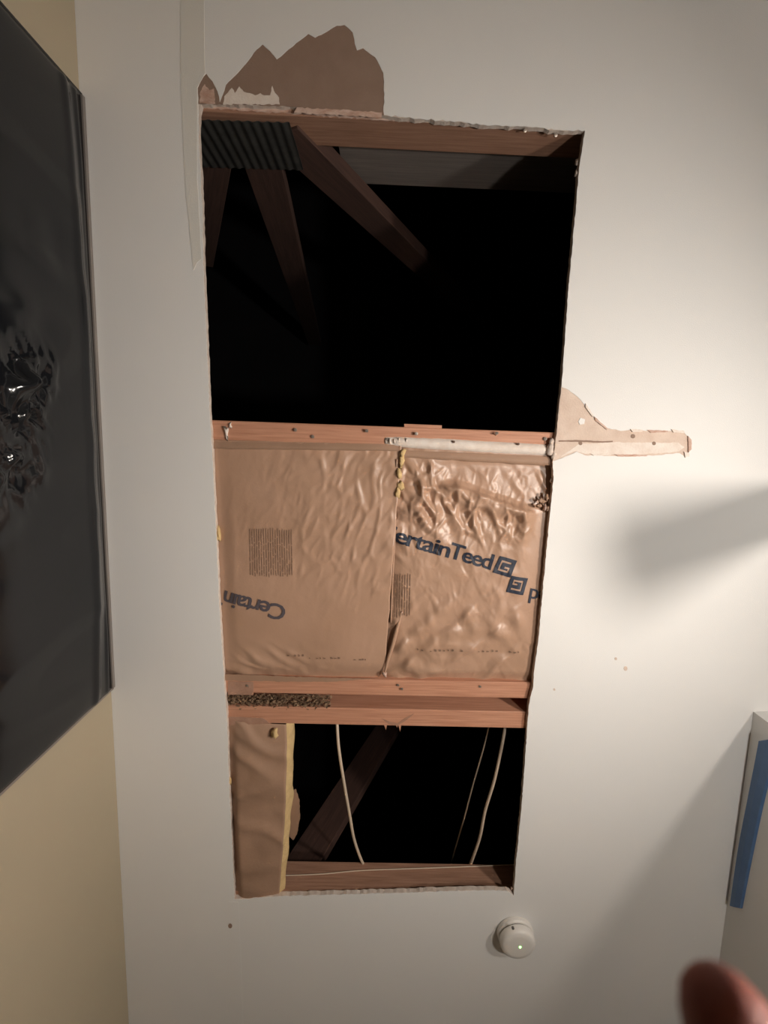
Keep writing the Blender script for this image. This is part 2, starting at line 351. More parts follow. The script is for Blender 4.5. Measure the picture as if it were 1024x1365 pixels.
# --- pair of timbers below the paper
jA, yA, wA = joist('ceiling_joist', 906, 927, 'plain timber joist directly below the lower edge of the two brown paper batts', M_wood)
jB, yB, wB = joist('ceiling_joist', 945, 967, 'splintered timber joist along the top of the lower dark opening with cables', M_wood)
for o, g in ((jA, 1), (jB, 1)): o['group'] = 'pair of joists below the paper batts'
for x, y, L in [(330, 914, .006), (531, 913, .006), (536, 918, .008), (640, 915, .004)]: screw(P(x, y, ZT - L * .4), jA, L, (0, .2))
for i, (x, y, l) in enumerate([(514, 968, 5), (533, 968, 7), (529, 967, 3)]):        # splinters hanging over the edge
    a = P(x - 2.4, y - 3, ZT - .0005); b = P(x + 2.4, y - 3, ZT - .0005); c = P(x + .5, y + l, ZT + .001)
    d = [Vector((0, 0, .0035))] * 3
    pydata('splinter', [a, b, c, a + d[0], b + d[0], c + d[0]], [(0, 1, 2), (5, 4, 3), (0, 3, 4, 1), (1, 4, 5, 2), (2, 5, 3, 0)], M_wood, jB)
# scar where a chip has split off the underside
plate('wood_scar', [[P(x, y, ZT).to_2d() for x, y in ((508, 957), (520, 962), (530, 964), (540, 957), (552, 951), (548, 955), (540, 961), (530, 967), (518, 965))]], ZT - .0006, ZT + .001, M_woodc, jB)
# patch of dark plaster residue at the left end of the joist
for pts, pr in (([(304, 908), (338, 909), (338, 926), (304, 926)], jA), ([(302, 955), (350, 957), (362, 965), (302, 966)], jB)):
    plate('residue', [jag([P(*p, ZT).to_2d() for p in pts], .006, .0008, seed=int(pts[0][0]))], ZT - .0008, ZT + .001, M_resid, pr)

# --- loose insulation caught between the pair
vs, fs = [], []; rnd = random.Random(3)
for i in range(1800):
    x = 303 + 138 * rnd.random() ** 1.15; y = 926 + 19 * rnd.random()
    c = P(x, y, ZT + rnd.uniform(.0, .02)); s = rnd.uniform(.0007, .0024); n0 = len(vs)
    for k in range(5):
        vs.append(c + Vector((rnd.gauss(0, 1) * 1.5, rnd.gauss(0, 1), rnd.gauss(0, 1))) * s)
    fs += [tuple(n0 + q for q in t) for t in ((0, 1, 2), (0, 2, 3), (0, 3, 1), (4, 2, 1), (4, 3, 2), (4, 1, 3))]
cr = pydata('loose_insulation', vs, fs, M_crumb)
tag(cr, 'crumbly loose insulation wedged between the pair of joists at left', 'insulation', kind='stuff')

# --- lower timber, seen on its side face
jC, yC, wC = joist('ceiling_joist', 1191, 1214, 'dark timber joist at the bottom edge of the lower opening', M_woodc)
for L, x, y in ((.004, 676, 1186), (.004, 560, 1186)): screw(Vector((P(x, y, ZT + .012).x, yC - wC / 2 - .002, ZT + .012)), jC, L)
ybk = yC + wC / 2 + .02
bb = empty('backing_board', (0, ybk, ZT)); tag(bb, 'brown board standing behind the lowest joist in the lower opening', 'board')
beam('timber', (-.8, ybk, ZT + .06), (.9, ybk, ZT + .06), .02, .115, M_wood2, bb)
tw = empty('electric_wire', PY(376, 1167, yC - wC / 2 - .005)); tag(tw, 'thin pale wire running along the upper edge of the lowest joist', 'wire')
tube('sheath', spline([PY(x, y, yC - wC / 2 - .004) for x, y in ((330, 1166), (376, 1167), (430, 1165), (480, 1160.5), (560, 1157.5), (640, 1154.5), (700, 1152))], 5), .0016, M_cable, tw, 6)

# --- truss at the top of the opening
yt0 = P(500, 158, ZT).y; YF = P(500, 163, ZT).y                        # front (camera) face of the chord
truss = empty('roof_truss', (-.3, YF, ZT)); tag(truss, 'brown roof truss with ribbed metal plate and diagonal webs at the top of the opening', 'truss')
beam('bottom_chord', (-.95, YF - .019 - .02, ZT + .0445), (.95, YF - .019 + .012, ZT + .0445), .038, .089, M_woodc, truss)
plate('plaster_residue', [jag([(-.40, YF - .036), (.0, YF - .033), (.42, YF - .020), (.42, YF + .006), (.0, YF - .004), (-.40, YF - .016)], .006, .0015, seed=5)], ZT - .0015, ZT + .001, M_mudp, truss)
for x, y in ((640, 165), (741, 180), (700, 174)): screw(P(x, y, ZT - .006), truss, .010, (.3, 0))
YW = YF - .019
def web(a, b, w, name='web'):
    A, B = PY(*a, YW + .019), PY(*b, YW + .019)
    o = beam(name, A, B, .036, w, M_wood2, truss); o.location.y -= .019; return o
def webpts(A, B, w): return beam('web', (A[0], YW, A[1]), (B[0], YW, B[1]), .036, w, M_wood2, truss)
w1a, w1b = PY(345, 205, YF), PY(408, 420, YF)
w2a, w2b = PY(385, 190, YF), PY(615, 408, YF)
def ext(a, b, k): return (a.x + (b.x - a.x) * k, a.z + (b.z - a.z) * k)
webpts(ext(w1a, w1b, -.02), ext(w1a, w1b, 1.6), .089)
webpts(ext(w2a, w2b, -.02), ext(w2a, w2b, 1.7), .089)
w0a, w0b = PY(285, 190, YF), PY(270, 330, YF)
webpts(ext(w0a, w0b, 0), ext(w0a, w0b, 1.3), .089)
# ribbed nail plate on the truss face
pl, pr_ = PY(262, 154, YF + .001), PY(393, 159, YF + .001); ptop = PY(330, 224, YF + .001).z
pxl = P(266, 155, ZT).x - .06; pxr = PY(394, 190, YF).x
NPX = 150; vs, fs = [], []
for i in range(NPX + 1):
    x = pxl + (pxr - pxl) * i / NPX; d = .0010 + .0024 * (.5 + .5 * math.sin(2 * math.pi * (x - pxl) / .020))
    for z in (ZT + .006, ptop): vs.append((x + .12 * (z - ZT) * 0, YF + .012 * (x / .95) * 0 + d, z))
for i in range(NPX): fs.append((2 * i, 2 * i + 1, 2 * i + 3, 2 * i + 2))
npl = pydata('nail_plate', vs, fs, M_galv, truss); tag(npl, 'dark ribbed metal connector plate')
sm = npl.modifiers.new('t', 'SOLIDIFY'); sm.thickness = .001
# board standing behind the chord
zb0, zb1 = PY(600, 214, YF - .05).z, PY(600, 247, YF - .05).z
hb = empty('blocking_board', (.15, YF - .06, zb0)); tag(hb, 'grey board behind the top truss chord, above the upper dark opening', 'board')
beam('timber', (-.12, YF - .06, (zb0 + zb1) / 2 - .03), (.95, YF - .045, (zb0 + zb1) / 2 - .03), .024, zb1 - zb0 + .06, M_wood3, hb)
# --- diagonal brace seen through the lower opening
br = empty('roof_brace', PY(420, 1140, yC + .12)); tag(br, 'dark brown diagonal timber brace seen inside the lower dark opening', 'brace')
YBR = yC + .09
A, B = PY(412, 1140, YBR), PY(515, 975, YBR); d = (B - A)
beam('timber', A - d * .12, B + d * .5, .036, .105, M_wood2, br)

# ================================================================== INSULATION
ZP = ZT + .006
def ridge(x, y, z): return 1 - abs(noise.noise(Vector((x, y, z)))) * 2.2
def sst(a, b, x):
    t = min(1, max(0, (x - a) / (b - a))); return t * t * (3 - 2 * t)
xs_ = P(525, 740, ZP).x                                        # seam between the two batts
YT0, YT1 = ymid + wmid / 2 - .004, yA - wA / 2 + .012           # paper spans joist to joist
def crumple(x, y, ang, along, across, seed):
    """faceted creases stretched along a direction (image angle, x right, y down)"""
    c, q = math.cos(ang), math.sin(ang)
    wx, wy = .012 * noise.noise(Vector((x * 14, y * 14, seed))), .012 * noise.noise(Vector((x * 14, y * 14, seed + 4)))
    u = ((x + wx) * c + (y + wy) * q) * along; v = (-(x + wx) * q + (y + wy) * c) * across
    d = noise.voronoi(Vector((u, v, seed)))[0]
    amp = .25 + 1.1 * max(0, .5 + noise.noise(Vector((x * 26, y * 26, seed + 9))))
    return .30 * d[0] - .55 * amp * (1 - sst(0, .42, d[1] - d[0])) + .35
def h_left(x, y):
    """height of the paper of the left batt above the timbers' undersides (down = negative)"""
    u = (y - YT0) / (YT1 - YT0); v = (x + .40) / (xs_ + .40)
    upper = 1 - sst(.40, .75, u)
    a = .0020 * noise.noise(Vector((x * 7, y * 5, 1)))
    m = (.12 + upper) * (.25 + .9 * sst(.2, .85, v))
    a += (.0042 * (crumple(x, y, math.radians(103), 9, 30, 2) - .35) + .0028 * (crumple(x, y, math.radians(120), 18, 45, 6) - .35)) * m
    low = sst(.78, 1., u) * (1 - sst(.35, .75, v))
    a += .014 * low * (crumple(x, y, math.radians(25), 8, 22, 7) - .3)
    edge = sst(.9, 1, u)
    a = a - .006 * math.sin(math.pi * min(1, max(0, u))) + .013 * edge - .0055
    k = sst(-.385, -.34, x); return a * k + max(a, -.004) * (1 - k)
FOLD_A, FOLD_B = P(588, 638, ZP).to_2d(), P(735, 690, ZP).to_2d()
def h_right(x, y):
    u = (y - YT0) / (YT1 - YT0)
    zone = (1 - sst(.24, .44, u)) * sst(.05, .12, u) + .10 * (1 - sst(.5, .8, u))
    a = .003 * noise.noise(Vector((x * 8, y * 7, 11)))
    t = FOLD_B - FOLD_A; q = Vector((x, y)) - FOLD_A; k = q.dot(t) / t.length_squared           # one long fold running down to the right
    dist = (q.x * -t.y + q.y * t.x) / t.length + .008 * noise.noise(Vector((x * 14, y * 14, 3))) - .02 * (1 - sst(-.1, .25, k))
    env = sst(-.12, .10, k)
    calm = 1 - .72 * env * (1 - sst(-.012, .004, dist))                                           # flatter above the fold
    a += (.022 * (crumple(x, y, math.radians(62), 11, 25, 12) - .35) + .008 * (crumple(x, y, math.radians(100), 26, 48, 15) - .35)) * (zone + .10) * calm
    a += .017 * (crumple(x, y, math.radians(136), 1.3, 15, 18) - .35) * sst(.5, .75, u)           # long diagonal pulls, lower part
    a -= .013 * env * sst(-.003, .005, dist) * (1 - sst(.005, .05, dist))
    a += .008 * env * (1 - sst(-.016, .0, dist)) * sst(.02, .08, u)
    a = a - .006 * math.sin(math.pi * min(1, max(0, u))) + .012 * sst(.93, 1, u) - .001
    a += .010 * (1 - sst(xs_ - .02, xs_ + .03, x))
    k = 1 - sst(.335, .375, x); return a * k + max(a, -.004) * (1 - k)
def sheet(name, x0, x1, y0, y1, h, nx, ny, m, parent, edge0=None, edge1=None, th=.0006):
    vs, fs = [], []
    for j in range(ny + 1):
        y = y0 + (y1 - y0) * j / ny
        xa = x0 + (edge0(y) if edge0 else 0); xb = x1 + (edge1(y) if edge1 else 0)
        for i in range(nx + 1):
            x = xa + (xb - xa) * i / nx; vs.append((x, y, ZP + h(x, y)))
    for j in range(ny):
        for i in range(nx): a = j * (nx + 1) + i; fs.append((a, a + nx + 1, a + nx + 2, a + 1))
    o = pydata(name, vs, fs, m, parent, True)
    if th:
        s = o.modifiers.new('thickness', 'SOLIDIFY'); s.thickness = th; s.offset = -1
    return o
def drape(name, me_verts, faces, h, off, m, parent):
    vs = [(v.x, v.y, ZP + h(v.x, v.y) - off) for v in me_verts]
    return pydata(name, vs, faces, m, parent)
def cut_fine(vs, fs, maxlen):
    bm = bmesh.new(); bv = [bm.verts.new((v[0], v[1], 0)) for v in vs]
    for f in fs:
        try: bm.faces.new([bv[i] for i in f])
        except ValueError: pass
    bmesh.ops.triangulate(bm, faces=bm.faces)
    for _ in range(5):
        es = [e for e in bm.edges if e.calc_length() > maxlen]
        if not es: break
        bmesh.ops.subdivide_edges(bm, edges=es, cuts=1)
        bmesh.ops.triangulate(bm, faces=[f for f in bm.faces if len(f.verts) > 3])
    bm.verts.ensure_lookup_table(); bm.verts.index_update()
    r = [v.co.copy() for v in bm.verts], [[v.index for v in f.verts] for f in bm.faces]
    bm.free(); return r
def letters(name, text, start, ang, width, cap, h, m, parent, off=.0016, bold=.018):
    """flat lettering laid on the paper: start = pixel of the baseline start, ang = image angle, cap height in pixels"""
    cu = bpy.data.curves.new(name, 'FONT'); cu.body = text; cu.size = 1; cu.offset = bold; cu.space_character = .87; cu.resolution_u = 3
    to = bpy.data.objects.new(name, cu); C.objects.link(to)
    bpy.context.view_layer.update()
    me = bpy.data.meshes.new_from_object(to.evaluated_get(bpy.context.evaluated_depsgraph_get()))
    co = [v.co.copy() for v in me.vertices]; fs = [list(p.vertices) for p in me.polygons]
    bpy.data.objects.remove(to); bpy.data.curves.remove(cu); bpy.data.meshes.remove(me)
    xm = max(c.x for c in co); x0 = min(c.x for c in co); sx = width / (xm - x0); sy = cap / .70
    ca, sa = math.cos(ang), math.sin(ang); out = []
    for c in co:
        u, v = (c.x - x0) * sx, -c.y * sy
        p = P(start[0] + u * ca - v * sa, start[1] + u * sa + v * ca, ZP - .008); out.append(p)
    vs, ff = cut_fine(out, fs, .004)
    return drape(name, vs, ff, h, off, m, parent)
def marks(name, quads, h, m, parent, off=.0016):
    vs, fs = [], []
    for q in quads:
        n = len(vs); vs += [P(x, y, ZP - .008) for x, y in q]; fs.append(list(range(n, n + len(q))))
    vs, ff = cut_fine(vs, fs, .004)
    return drape(name, vs, ff, h, off, m, parent)
LOGO = ["1111111111", "1111111111", "1100000011", "1101111111", "1101111111", "1101100011", "1101111011", "1100000011", "1111111111", "1111111111"]
def logo(c, size, ang, h, parent, skew=.12):
    ca, sa = math.cos(ang), math.sin(ang); q = []
    def f(u, v): u += -skew * v; return (c[0] + (u * ca - v * sa) * size, c[1] + (u * sa + v * ca) * size)
    n = len(LOGO)
    for r, row in enumerate(LOGO):
        i = 0
        while i < n:
            if row[i] == '1':
                j = i
                while j < n and row[j] == '1': j += 1
                q.append([f(i / n - .5, r / n - .5), f(j / n - .5, r / n - .5), f(j / n - .5, (r + 1) / n - .5), f(i / n - .5, (r + 1) / n - .5)])
                i = j
            else: i += 1
    return marks('printed_emblem', q, h, M_ink, parent)
def bars(x0, y0, x1, y1, n, h, m, parent, seed, slant=0., w=.9):
    rnd = random.Random(seed); q = []
    for i in range(n):
        x = x0 + (x1 - x0) * i / (n - 1); y = y0 + rnd.uniform(0, 3); ye = y1 + rnd.uniform(-3, 1)
        while y < ye:
            l = rnd.uniform(7, 22); y2 = min(ye, y + l); s = slant * (y - y0); s2 = slant * (y2 - y0)
            q.append([(x + s - w / 2, y), (x + s + w / 2, y), (x + s2 + w / 2, y2), (x + s2 - w / 2, y2)]); y = y2 + rnd.uniform(.6, 1.8)
    return marks('fine_print', q, h, m, parent)
def tiny(x0, x1, y, n, h, m, parent, seed, slope=0.):
    rnd = random.Random(seed); q = []
    for i in range(n):
        if rnd.random() < .2: continue
        x = x0 + (x1 - x0) * i / n; yy = y + slope * (x - x0); w = rnd.uniform(1.2, 3.0); hh = rnd.uniform(1.5, 3.4)
        q.append([(x, yy - hh), (x + w, yy - hh + rnd.uniform(0, 1.4)), (x + w, yy), (x, yy)])
    return marks('fine_print', q, h, m, parent)
def wool(name, lo, hi, parent, seed, n=10):
    """rough fibrous slab"""
    bm = boxbm(lo, hi); bmesh.ops.subdivide_edges(bm, edges=bm.edges[:], cuts=n, use_grid_fill=True)
    for v in bm.verts:
        q = v.co * 22 + Vector((seed, 0, 0)); v.co += Vector((noise.noise(q), noise.noise(q + Vector((5, 1, 0))), .5 * noise.noise(q + Vector((1, 7, 0))))) * .006
    return frombm(name, bm, M_glass, parent, True)

XL = -.56; XR = .60
bl = empty('insulation_batt', ((XL + xs_) / 2, (YT0 + YT1) / 2, ZP)); tag(bl, 'smooth brown paper insulation batt with upside-down lettering, left of the seam', 'insulation', 'paper-faced batts between the joists')
def seamL(y):
    u = (y - YT0) / (YT1 - YT0); return .010 - .026 * u + .002 * noise.noise(Vector((y * 25, 3, 1))) - .012 * sst(.88, 1, u)
pL = sheet('paper_facing', XL, xs_, YT0, YT1 - .004, h_left, 190, 170, M_kraft, bl, None, seamL)
wool('fibreglass', (XL, YT0 + .006, ZP + .022), (xs_ - .01, YT1 - .02, ZP + .15), bl, 1)
a_ = math.radians(180 + 13.5)
letters('lettering', 'CertainTe', (383, 807.5), a_, 118, 20.5, h_left, M_inkf, bl)
bars(334, 703, 389, 768, 19, h_left, M_inkl, bl, 4, .02, .75)
tiny(383, 408, 875, 5, h_left, M_inkl, bl, 6); tiny(412, 456, 878, 9, h_left, M_inkl, bl, 9); tiny(472, 490, 880, 5, h_left, M_inkl, bl, 8)
blob('fibre_tuft', P(291, 712, ZT - .002), (.006, .018, .007), M_glass, bl, 5, .6)
fl1 = plate('paper_flange', [jag([P(x, y, ZT).to_2d() for x, y in ((300, 898), (360, 900), (440, 903), (500, 904), (440, 908), (380, 908), (300, 906))], .008, .001, seed=7)], ZT - .003, ZT - .002, M_kraft2, bl)

vs, fs = [], []
for i in range(41):
    x = 284 + (531 - 284) * i / 40; yt = 588.5 + 3.5 * (x - 284) / 247; yb = 598 + 3.0 * (x - 284) / 247 + 1.0 * noise.noise(Vector((x * .06, 4, 0)))
    for k, (y, z) in enumerate(((yt, ZT - .0006), ((yt + yb) / 2, ZT - .0035), (yb, ZT - .0050), (yb + .4, ZT - .0005))): vs.append(P(x, y, z))
for i in range(40):
    for k in range(3): a = i * 4 + k; fs.append((a, a + 1, a + 5, a + 4))
pydata('paper_flange', vs, fs, M_kraft2, bl, True)

brt = empty('insulation_batt', ((XR + xs_) / 2, (YT0 + YT1) / 2, ZP)); tag(brt, 'crinkled brown paper insulation batt with blue lettering, right of the seam', 'insulation', 'paper-faced batts between the joists')
pR = sheet('paper_facing', xs_ - .03, XR, YT0, YT1 - .004, h_right, 230, 210, M_kraft, brt)
wool('fibreglass', (xs_ + .012, YT0 + .006, ZP + .034), (XR, YT1 - .02, ZP + .15), brt, 2)
ar = math.radians(16.6)
letters('lettering', 'Certain', (500.5, 714.3), ar, 102, 21, h_right, M_ink, brt, bold=.016)
letters('lettering', 'Teed', (597.5, 742.7), ar, 59, 21, h_right, M_ink, brt, bold=.016)
logo((673, 755), 24, ar, h_right, brt)
a2 = math.radians(180 + 11)
logo((689.5, 780), 23, a2, h_right, brt)
letters('lettering', 'nTeed', (771, 797), a2, 64, 20, h_right, M_ink, brt, bold=.008)
bars(521, 764, 547, 822, 9, h_right, M_inkl, brt, 14, -.02, .9)
tiny(556, 620, 867, 11, h_right, M_inkl, brt, 16, .02); tiny(632, 668, 870, 6, h_right, M_inkl, brt, 18, .02); tiny(680, 702, 871, 4, h_right, M_inkl, brt, 19)
for i, (x, y, r) in enumerate([(535, 614, (.006, .016, .006)), (532, 632, (.007, .012, .006)), (534, 648, (.008, .012, .007)), (530, 657, (.006, .012, .006)), (537, 604, (.006, .008, .006))]):
    blob('fibre_tuft', P(x, y, ZT - .003), r, M_glass, brt, 70 + i, .6)
# curled paper edge along the seam and folded flange under the middle joist
tube('paper_curl', spline([P(x, y, ZT - .003) for x, y in ((536, 815), (530, 835), (524, 858), (517, 880), (513, 897))], 5), .006, M_kraft, brt, 8, True, [.0015 + .0036 * math.sin(math.pi * min(1, (i + 2) / 23)) for i in range(21)])
tube('paper_curl', spline([P(x, y, ZT - .002) for x, y in ((529, 612), (528, 650), (527, 700), (524, 760), (521, 830))], 5), .0022, M_kraft, bl, 6)
blob('staple_tear', P(513, 899, ZT - .004), (.006, .006, .004), M_mudp, brt, 90, .8)
vs, fs = [], []
for i in range(41):
    x = 532 + (738 - 532) * i / 40; yt = 600 + 9 * (x - 532) / 206; yb = 609 + 12 * (x - 532) / 206 + 1.2 * noise.noise(Vector((x * .05, 0, 0)))
    for k, (y, z) in enumerate(((yt, ZT - .001), ((yt + yb) / 2, ZT - .0045), (yb, ZT - .004), (yb + .5, ZT - .001))): vs.append(P(x, y, z))
for i in range(40):
    for k in range(3): a = i * 4 + k; fs.append((a, a + 1, a + 5, a + 4))
fo = pydata('paper_flange', vs, fs, M_kraft2, brt, True)
for i, (x, y, r) in enumerate([(722, 668, (.007, .005, .004)), (729, 664, (.004, .008, .004)), (718, 674, (.005, .004, .004)), (730, 678, (.003, .006, .003))]):
    blob('paper_tear', P(x, y, ZT - .008), r, M_kraft2, brt, 95 + i, .9)

# --- narrow batt hanging in the left of the lower opening
b3 = empty('insulation_batt', P(340, 1100, ZT)); tag(b3, 'narrow sagging paper-backed insulation strip at left in the lower opening', 'insulation')
L3 = [(285, 955), (286, 1000), (288, 1060), (291, 1130), (296, 1203)]
R3 = [(381, 968), (382, 1010), (381, 1060), (377, 1130), (371, 1203)]
l3 = spline([Vector((*p, 0)) for p in L3], 12); r3 = spline([Vector((*p, 0)) for p in R3], 12); vs, fs = [], []; NN = 28
top3 = []
for i, (p, q) in enumerate(zip(l3, r3)):
    s = i / (len(l3) - 1)
    for j in range(NN + 1):
        k = j / NN; pp = p.lerp(q, k); zb = ZT + .004 - .0135 * s - .010 * math.sin(math.pi * s)
        w0 = P(pp.x, pp.y, zb)
        dz = .004 * noise.noise(Vector((w0.x * 10, w0.y * 10, 4))) - .014 * max(0, ridge((w0.y - w0.x * .45) * 11 + .6 * noise.noise(w0 * 9), w0.x * 5, 31) - .45)
        dz = dz * (1 - .8 * sst(.82, 1, s)) - .006 * math.sin(math.pi * k)
        w0.z = zb + dz + .006
        km = sst(-.375, -.355, w0.x); w0.z = w0.z * km + max(w0.z, ZT + .002) * (1 - km)
        if j == NN: top3.append(w0.copy())
        vs.append(w0)
for i in range(len(l3) - 1):
    for j in range(NN): a = i * (NN + 1) + j; fs.append((a, a + NN + 1, a + NN + 2, a + 1))
pp3 = pydata('paper_facing', vs, fs, M_kraft2, b3, True)
s = pp3.modifiers.new('thickness', 'SOLIDIFY'); s.thickness = .0008; s.offset = -1
vs, fs = [], []; NV = 10                                     # torn fibre side of the strip
for i, p in enumerate(top3):
    s_ = i / (len(top3) - 1); hgt = .085 * (1 - .75 * s_ ** 2)
    for j in range(NV + 1):
        k = j / NV; o_ = Vector((.012 * noise.noise(Vector((p.y * 18, k * 3, 2))) * k + .010 * math.sin(k * 3.1), 0, hgt * k)); vs.append(p + o_ + Vector((-.001, 0, .001)))
    for j in range(3): vs.append(p + Vector((-.10 * (j + 1), 0, hgt)))
W3 = NV + 4
for i in range(len(top3) - 1):
    for j in range(W3 - 1): a = i * W3 + j; fs.append((a, a + 1, a + W3 + 1, a + W3))
pydata('fibreglass', vs, fs, M_glass, b3, True)
fp = [(386, 1056), (394, 1052), (399, 1066), (400, 1090), (396, 1112), (391, 1120), (385, 1114), (380, 1095), (383, 1075)]
flp = plate('torn_flap', [jag([P(x, y, ZT + .05).to_2d() for x, y in fp], .005, .001, seed=9)], ZT + .050, ZT + .0515, M_kraft2, b3)
blob('fibre_tuft', P(366, 978, ZT - .004), (.008, .012, .006), M_glass, b3, 101, .7)
blob('fibre_tuft', P(386, 1000, ZT + .03), (.007, .03, .008), M_glass, b3, 102, .6)
blob('fibre_tuft', P(306, 1040, ZT - .004), (.004, .012, .004), M_glass, b3, 103, .6)

# ================================================================== CABLES
def cable(label, pts, r):
    pts = [P(*p) for p in pts]
    o = tube('electric_cable', spline(pts, 8), r, M_cable, None, 8); tag(o, label, 'cable', 'cables in the lower opening'); return o
zz = ZT + .05
cable('white cable bowing down the left middle of the lower opening, nearest the paper strip', [(449, 930, ZT + .10), (449.5, 965, zz + .03), (452, 1000, zz), (459, 1045, zz), (466, 1085, zz + .01), (472, 1118, zz + .02), (482, 1147, zz + .03), (490, 1160, zz + .06)], .0042)
cable('thick white cable at the right of the lower opening, close to the edge', [(682, 930, ZT + .10), (675, 962, zz + .03), (669, 995, zz), (659, 1040, zz), (647, 1080, zz + .01), (640, 1115, zz + .02), (631, 1142, zz + .03), (624, 1160, zz + .06)], .0045)
cable('thin faint wire left of the thick cable in the lower opening', [(660, 930, ZT + .16), (653.5, 962, zz + .10), (644, 1000, zz + .10), (631, 1045, zz + .10), (619, 1090, zz + .11), (606, 1135, zz + .12), (600, 1160, zz + .14)], .0024)

# ================================================================== SMOKE DETECTOR
dc = P(686, 1240)
det = empty('smoke_detector', dc); tag(det, 'round white smoke detector with green light on the ceiling below the hole', 'smoke detector')
T = Matrix.Translation(dc)
lathe('mounting_base', [(.048, 0), (.050, -.002), (.050, -.011), (.047, -.0145), (.044, -.015)], M_det, det, 48, T)
lathe('vent_gap', [(.043, -.0145), (.043, -.0185)], M_slot, det, 40, T)
lathe('housing', [(.045, -.018), (.0475, -.0195), (.0475, -.030), (.0455, -.036), (.041, -.0395), (.030, -.041), (.012, -.0415), (.001, -.0415)], M_det, det, 48, T)
lp = P(693.5, 1262.5, CEIL - .0415)
lathe('indicator_light', [(.0032, .0015), (.0032, -.0006), (.0024, -.0012)], M_led, det, 12, Matrix.Translation(lp))
bp_ = P(685, 1237.5, CEIL - .038)
lathe('test_button', [(.0035, .003), (.0035, -.0012), (.003, -.0016)], M_slot, det, 12, Matrix.Translation(bp_ + Vector((-.002, -.0, -.0))))

# ================================================================== BLACK SHEET ON THE LEFT WALL
ya, yb = P(105, 130).y, P(148, 915).y
bs = empty('plastic_sheet', (wallX(0) + .01, 0, .9)); tag(bs, 'glossy black plastic sheet covering the left wall up to the ceiling', 'plastic sheet')
NY, NZ = 220, 240; vs, fs = [], []; zt, zb = CEIL - .004, .75
def PX(px, py, X):
    d = ray(px, py); return EYE + d * (X / d.x)
creases = [PX(x, y, wallX(0) + .02) for x, y in ((52, 330), (44, 420), (30, 500), (22, 560), (16, 625), (5, 700))]
for j in range(NZ + 1):
    z = zt + (zb - zt) * (j / NZ) ** 1.7; dn = zt - z
    for i in range(NY + 1):
        k = i / NY; y = ya + (yb - ya) * k; e = math.sin(math.pi * k) ** .5 * sst(0, .06, dn)
        d = .006 + .018 * e
        d += e * (.006 * noise.noise(Vector((y * 4, z * 2, 1))) + .008 * max(0, ridge((y + z * .12) * 6, z * 2.2, 3) - .5))
        near = min(((c.y - y) / 1.0) ** 2 + (c.z - z) ** 2 for c in creases) ** .5
        near2 = min((c.y - y) ** 2 + (c.z - z) ** 2 for c in creases[2:5]) ** .5
        d += .010 * math.exp(-(near / .05) ** 2) * noise.noise(Vector((y * 16, z * 12, 3)))
        if near2 < .12: d -= .060 * math.exp(-(near2 / .04) ** 2) * (crumple(y, z, math.radians(20), 16, 44, 21) - .3)
        d += .007 * math.exp(-((dn - .060 - .01 * y) / .010) ** 2) * (.5 + .5 * noise.noise(Vector((y * 3, 0, 5))))     # pleats just under the ceiling
        d += .005 * math.exp(-((dn - .022) / .007) ** 2) * (.5 + .6 * noise.noise(Vector((y * 5, 2, 5))))
        vs.append((wallX(y) + d, y, z))
for j in range(NZ):
    for i in range(NY): a = j * (NY + 1) + i; fs.append((a, a + 1, a + NY + 2, a + NY + 1))
o = pydata('sheet', vs, fs, M_black, bs, True)
s = o.modifiers.new('thickness', 'SOLIDIFY'); s.thickness = .0015; s.offset = -1
def strip(a, b, w, dirv, t, m, name):                         # flat taped border lying on the wall
    a, b = Vector(a), Vector(b); dv = Vector(dirv) * w; n = Vector((t, 0, 0))
    q = [a, b, b + dv, a + dv]
    return pydata(name, q + [p + n for p in q], [(3, 2, 1, 0), (4, 5, 6, 7), (0, 1, 5, 4), (1, 2, 6, 5), (2, 3, 7, 6), (3, 0, 4, 7)], m, bs)
strip((wallX(ya), ya, CEIL - .001), (wallX(yb), yb, CEIL - .001), .008, (0, 0, -1), .011, M_blackedge, 'edge_tape')
strip((wallX(yb) + .0003, yb - .004, CEIL - .001), (wallX(yb) + .0003, yb - .004, zb), .010, (0, 1, 0), .007, M_blackedge, 'edge_tape')
strip((wallX(ya) + .0003, ya - .006, CEIL - .001), (wallX(ya) + .0003, ya - .006, zb), .010, (0, 1, 0), .006, M_black, 'edge_tape')

# ================================================================== BLUE STRIP ON THE RIGHT WALL
RN = Vector((RD.y, -RD.x)); RN = -RN if RN.x > 0 else RN       # faces the hallway (towards -X)
def PR(px, py, off=0.0):
    d = ray(px, py); n = Vector((RN.x, RN.y, 0)); o = Vector((RA.x, RA.y, 0)) + n * off
    t = (o - EYE).dot(n) / d.dot(n); return EYE + d * t
bt = empty('tape_strip', PR(1000, 1100)); tag(bt, 'long blue tape strip on the white wall at the right edge', 'tape')
n3 = Vector((RN.x, RN.y, 0)); vs, fs = [], []
lft = spline([Vector((x, y, 0)) for x, y in ((1012, 988), (1008, 1010), (998, 1062), (985, 1130), (974, 1207))], 6)
rgt = spline([Vector((x, y, 0)) for x, y in ((1040, 984), (1034, 1012), (1020, 1066), (1005, 1136), (990, 1211))], 6)
for p, q in zip(lft, rgt):
    a, b = PR(p.x, p.y), PR(q.x, q.y)
    for k, t in ((0, .0), (.08, .009), (.5, .013), (.92, .009), (1, .0)): vs.append(a.lerp(b, k) + n3 * t * .55)
for i in range(len(lft) - 1):
    for k in range(4): a = i * 5 + k; fs.append((a, a + 1, a + 6, a + 5))
fs += [(0, 1, 2, 3, 4), tuple((len(lft) - 1) * 5 + k for k in range(5))]
pydata('strip', vs, fs, M_blue, bt)

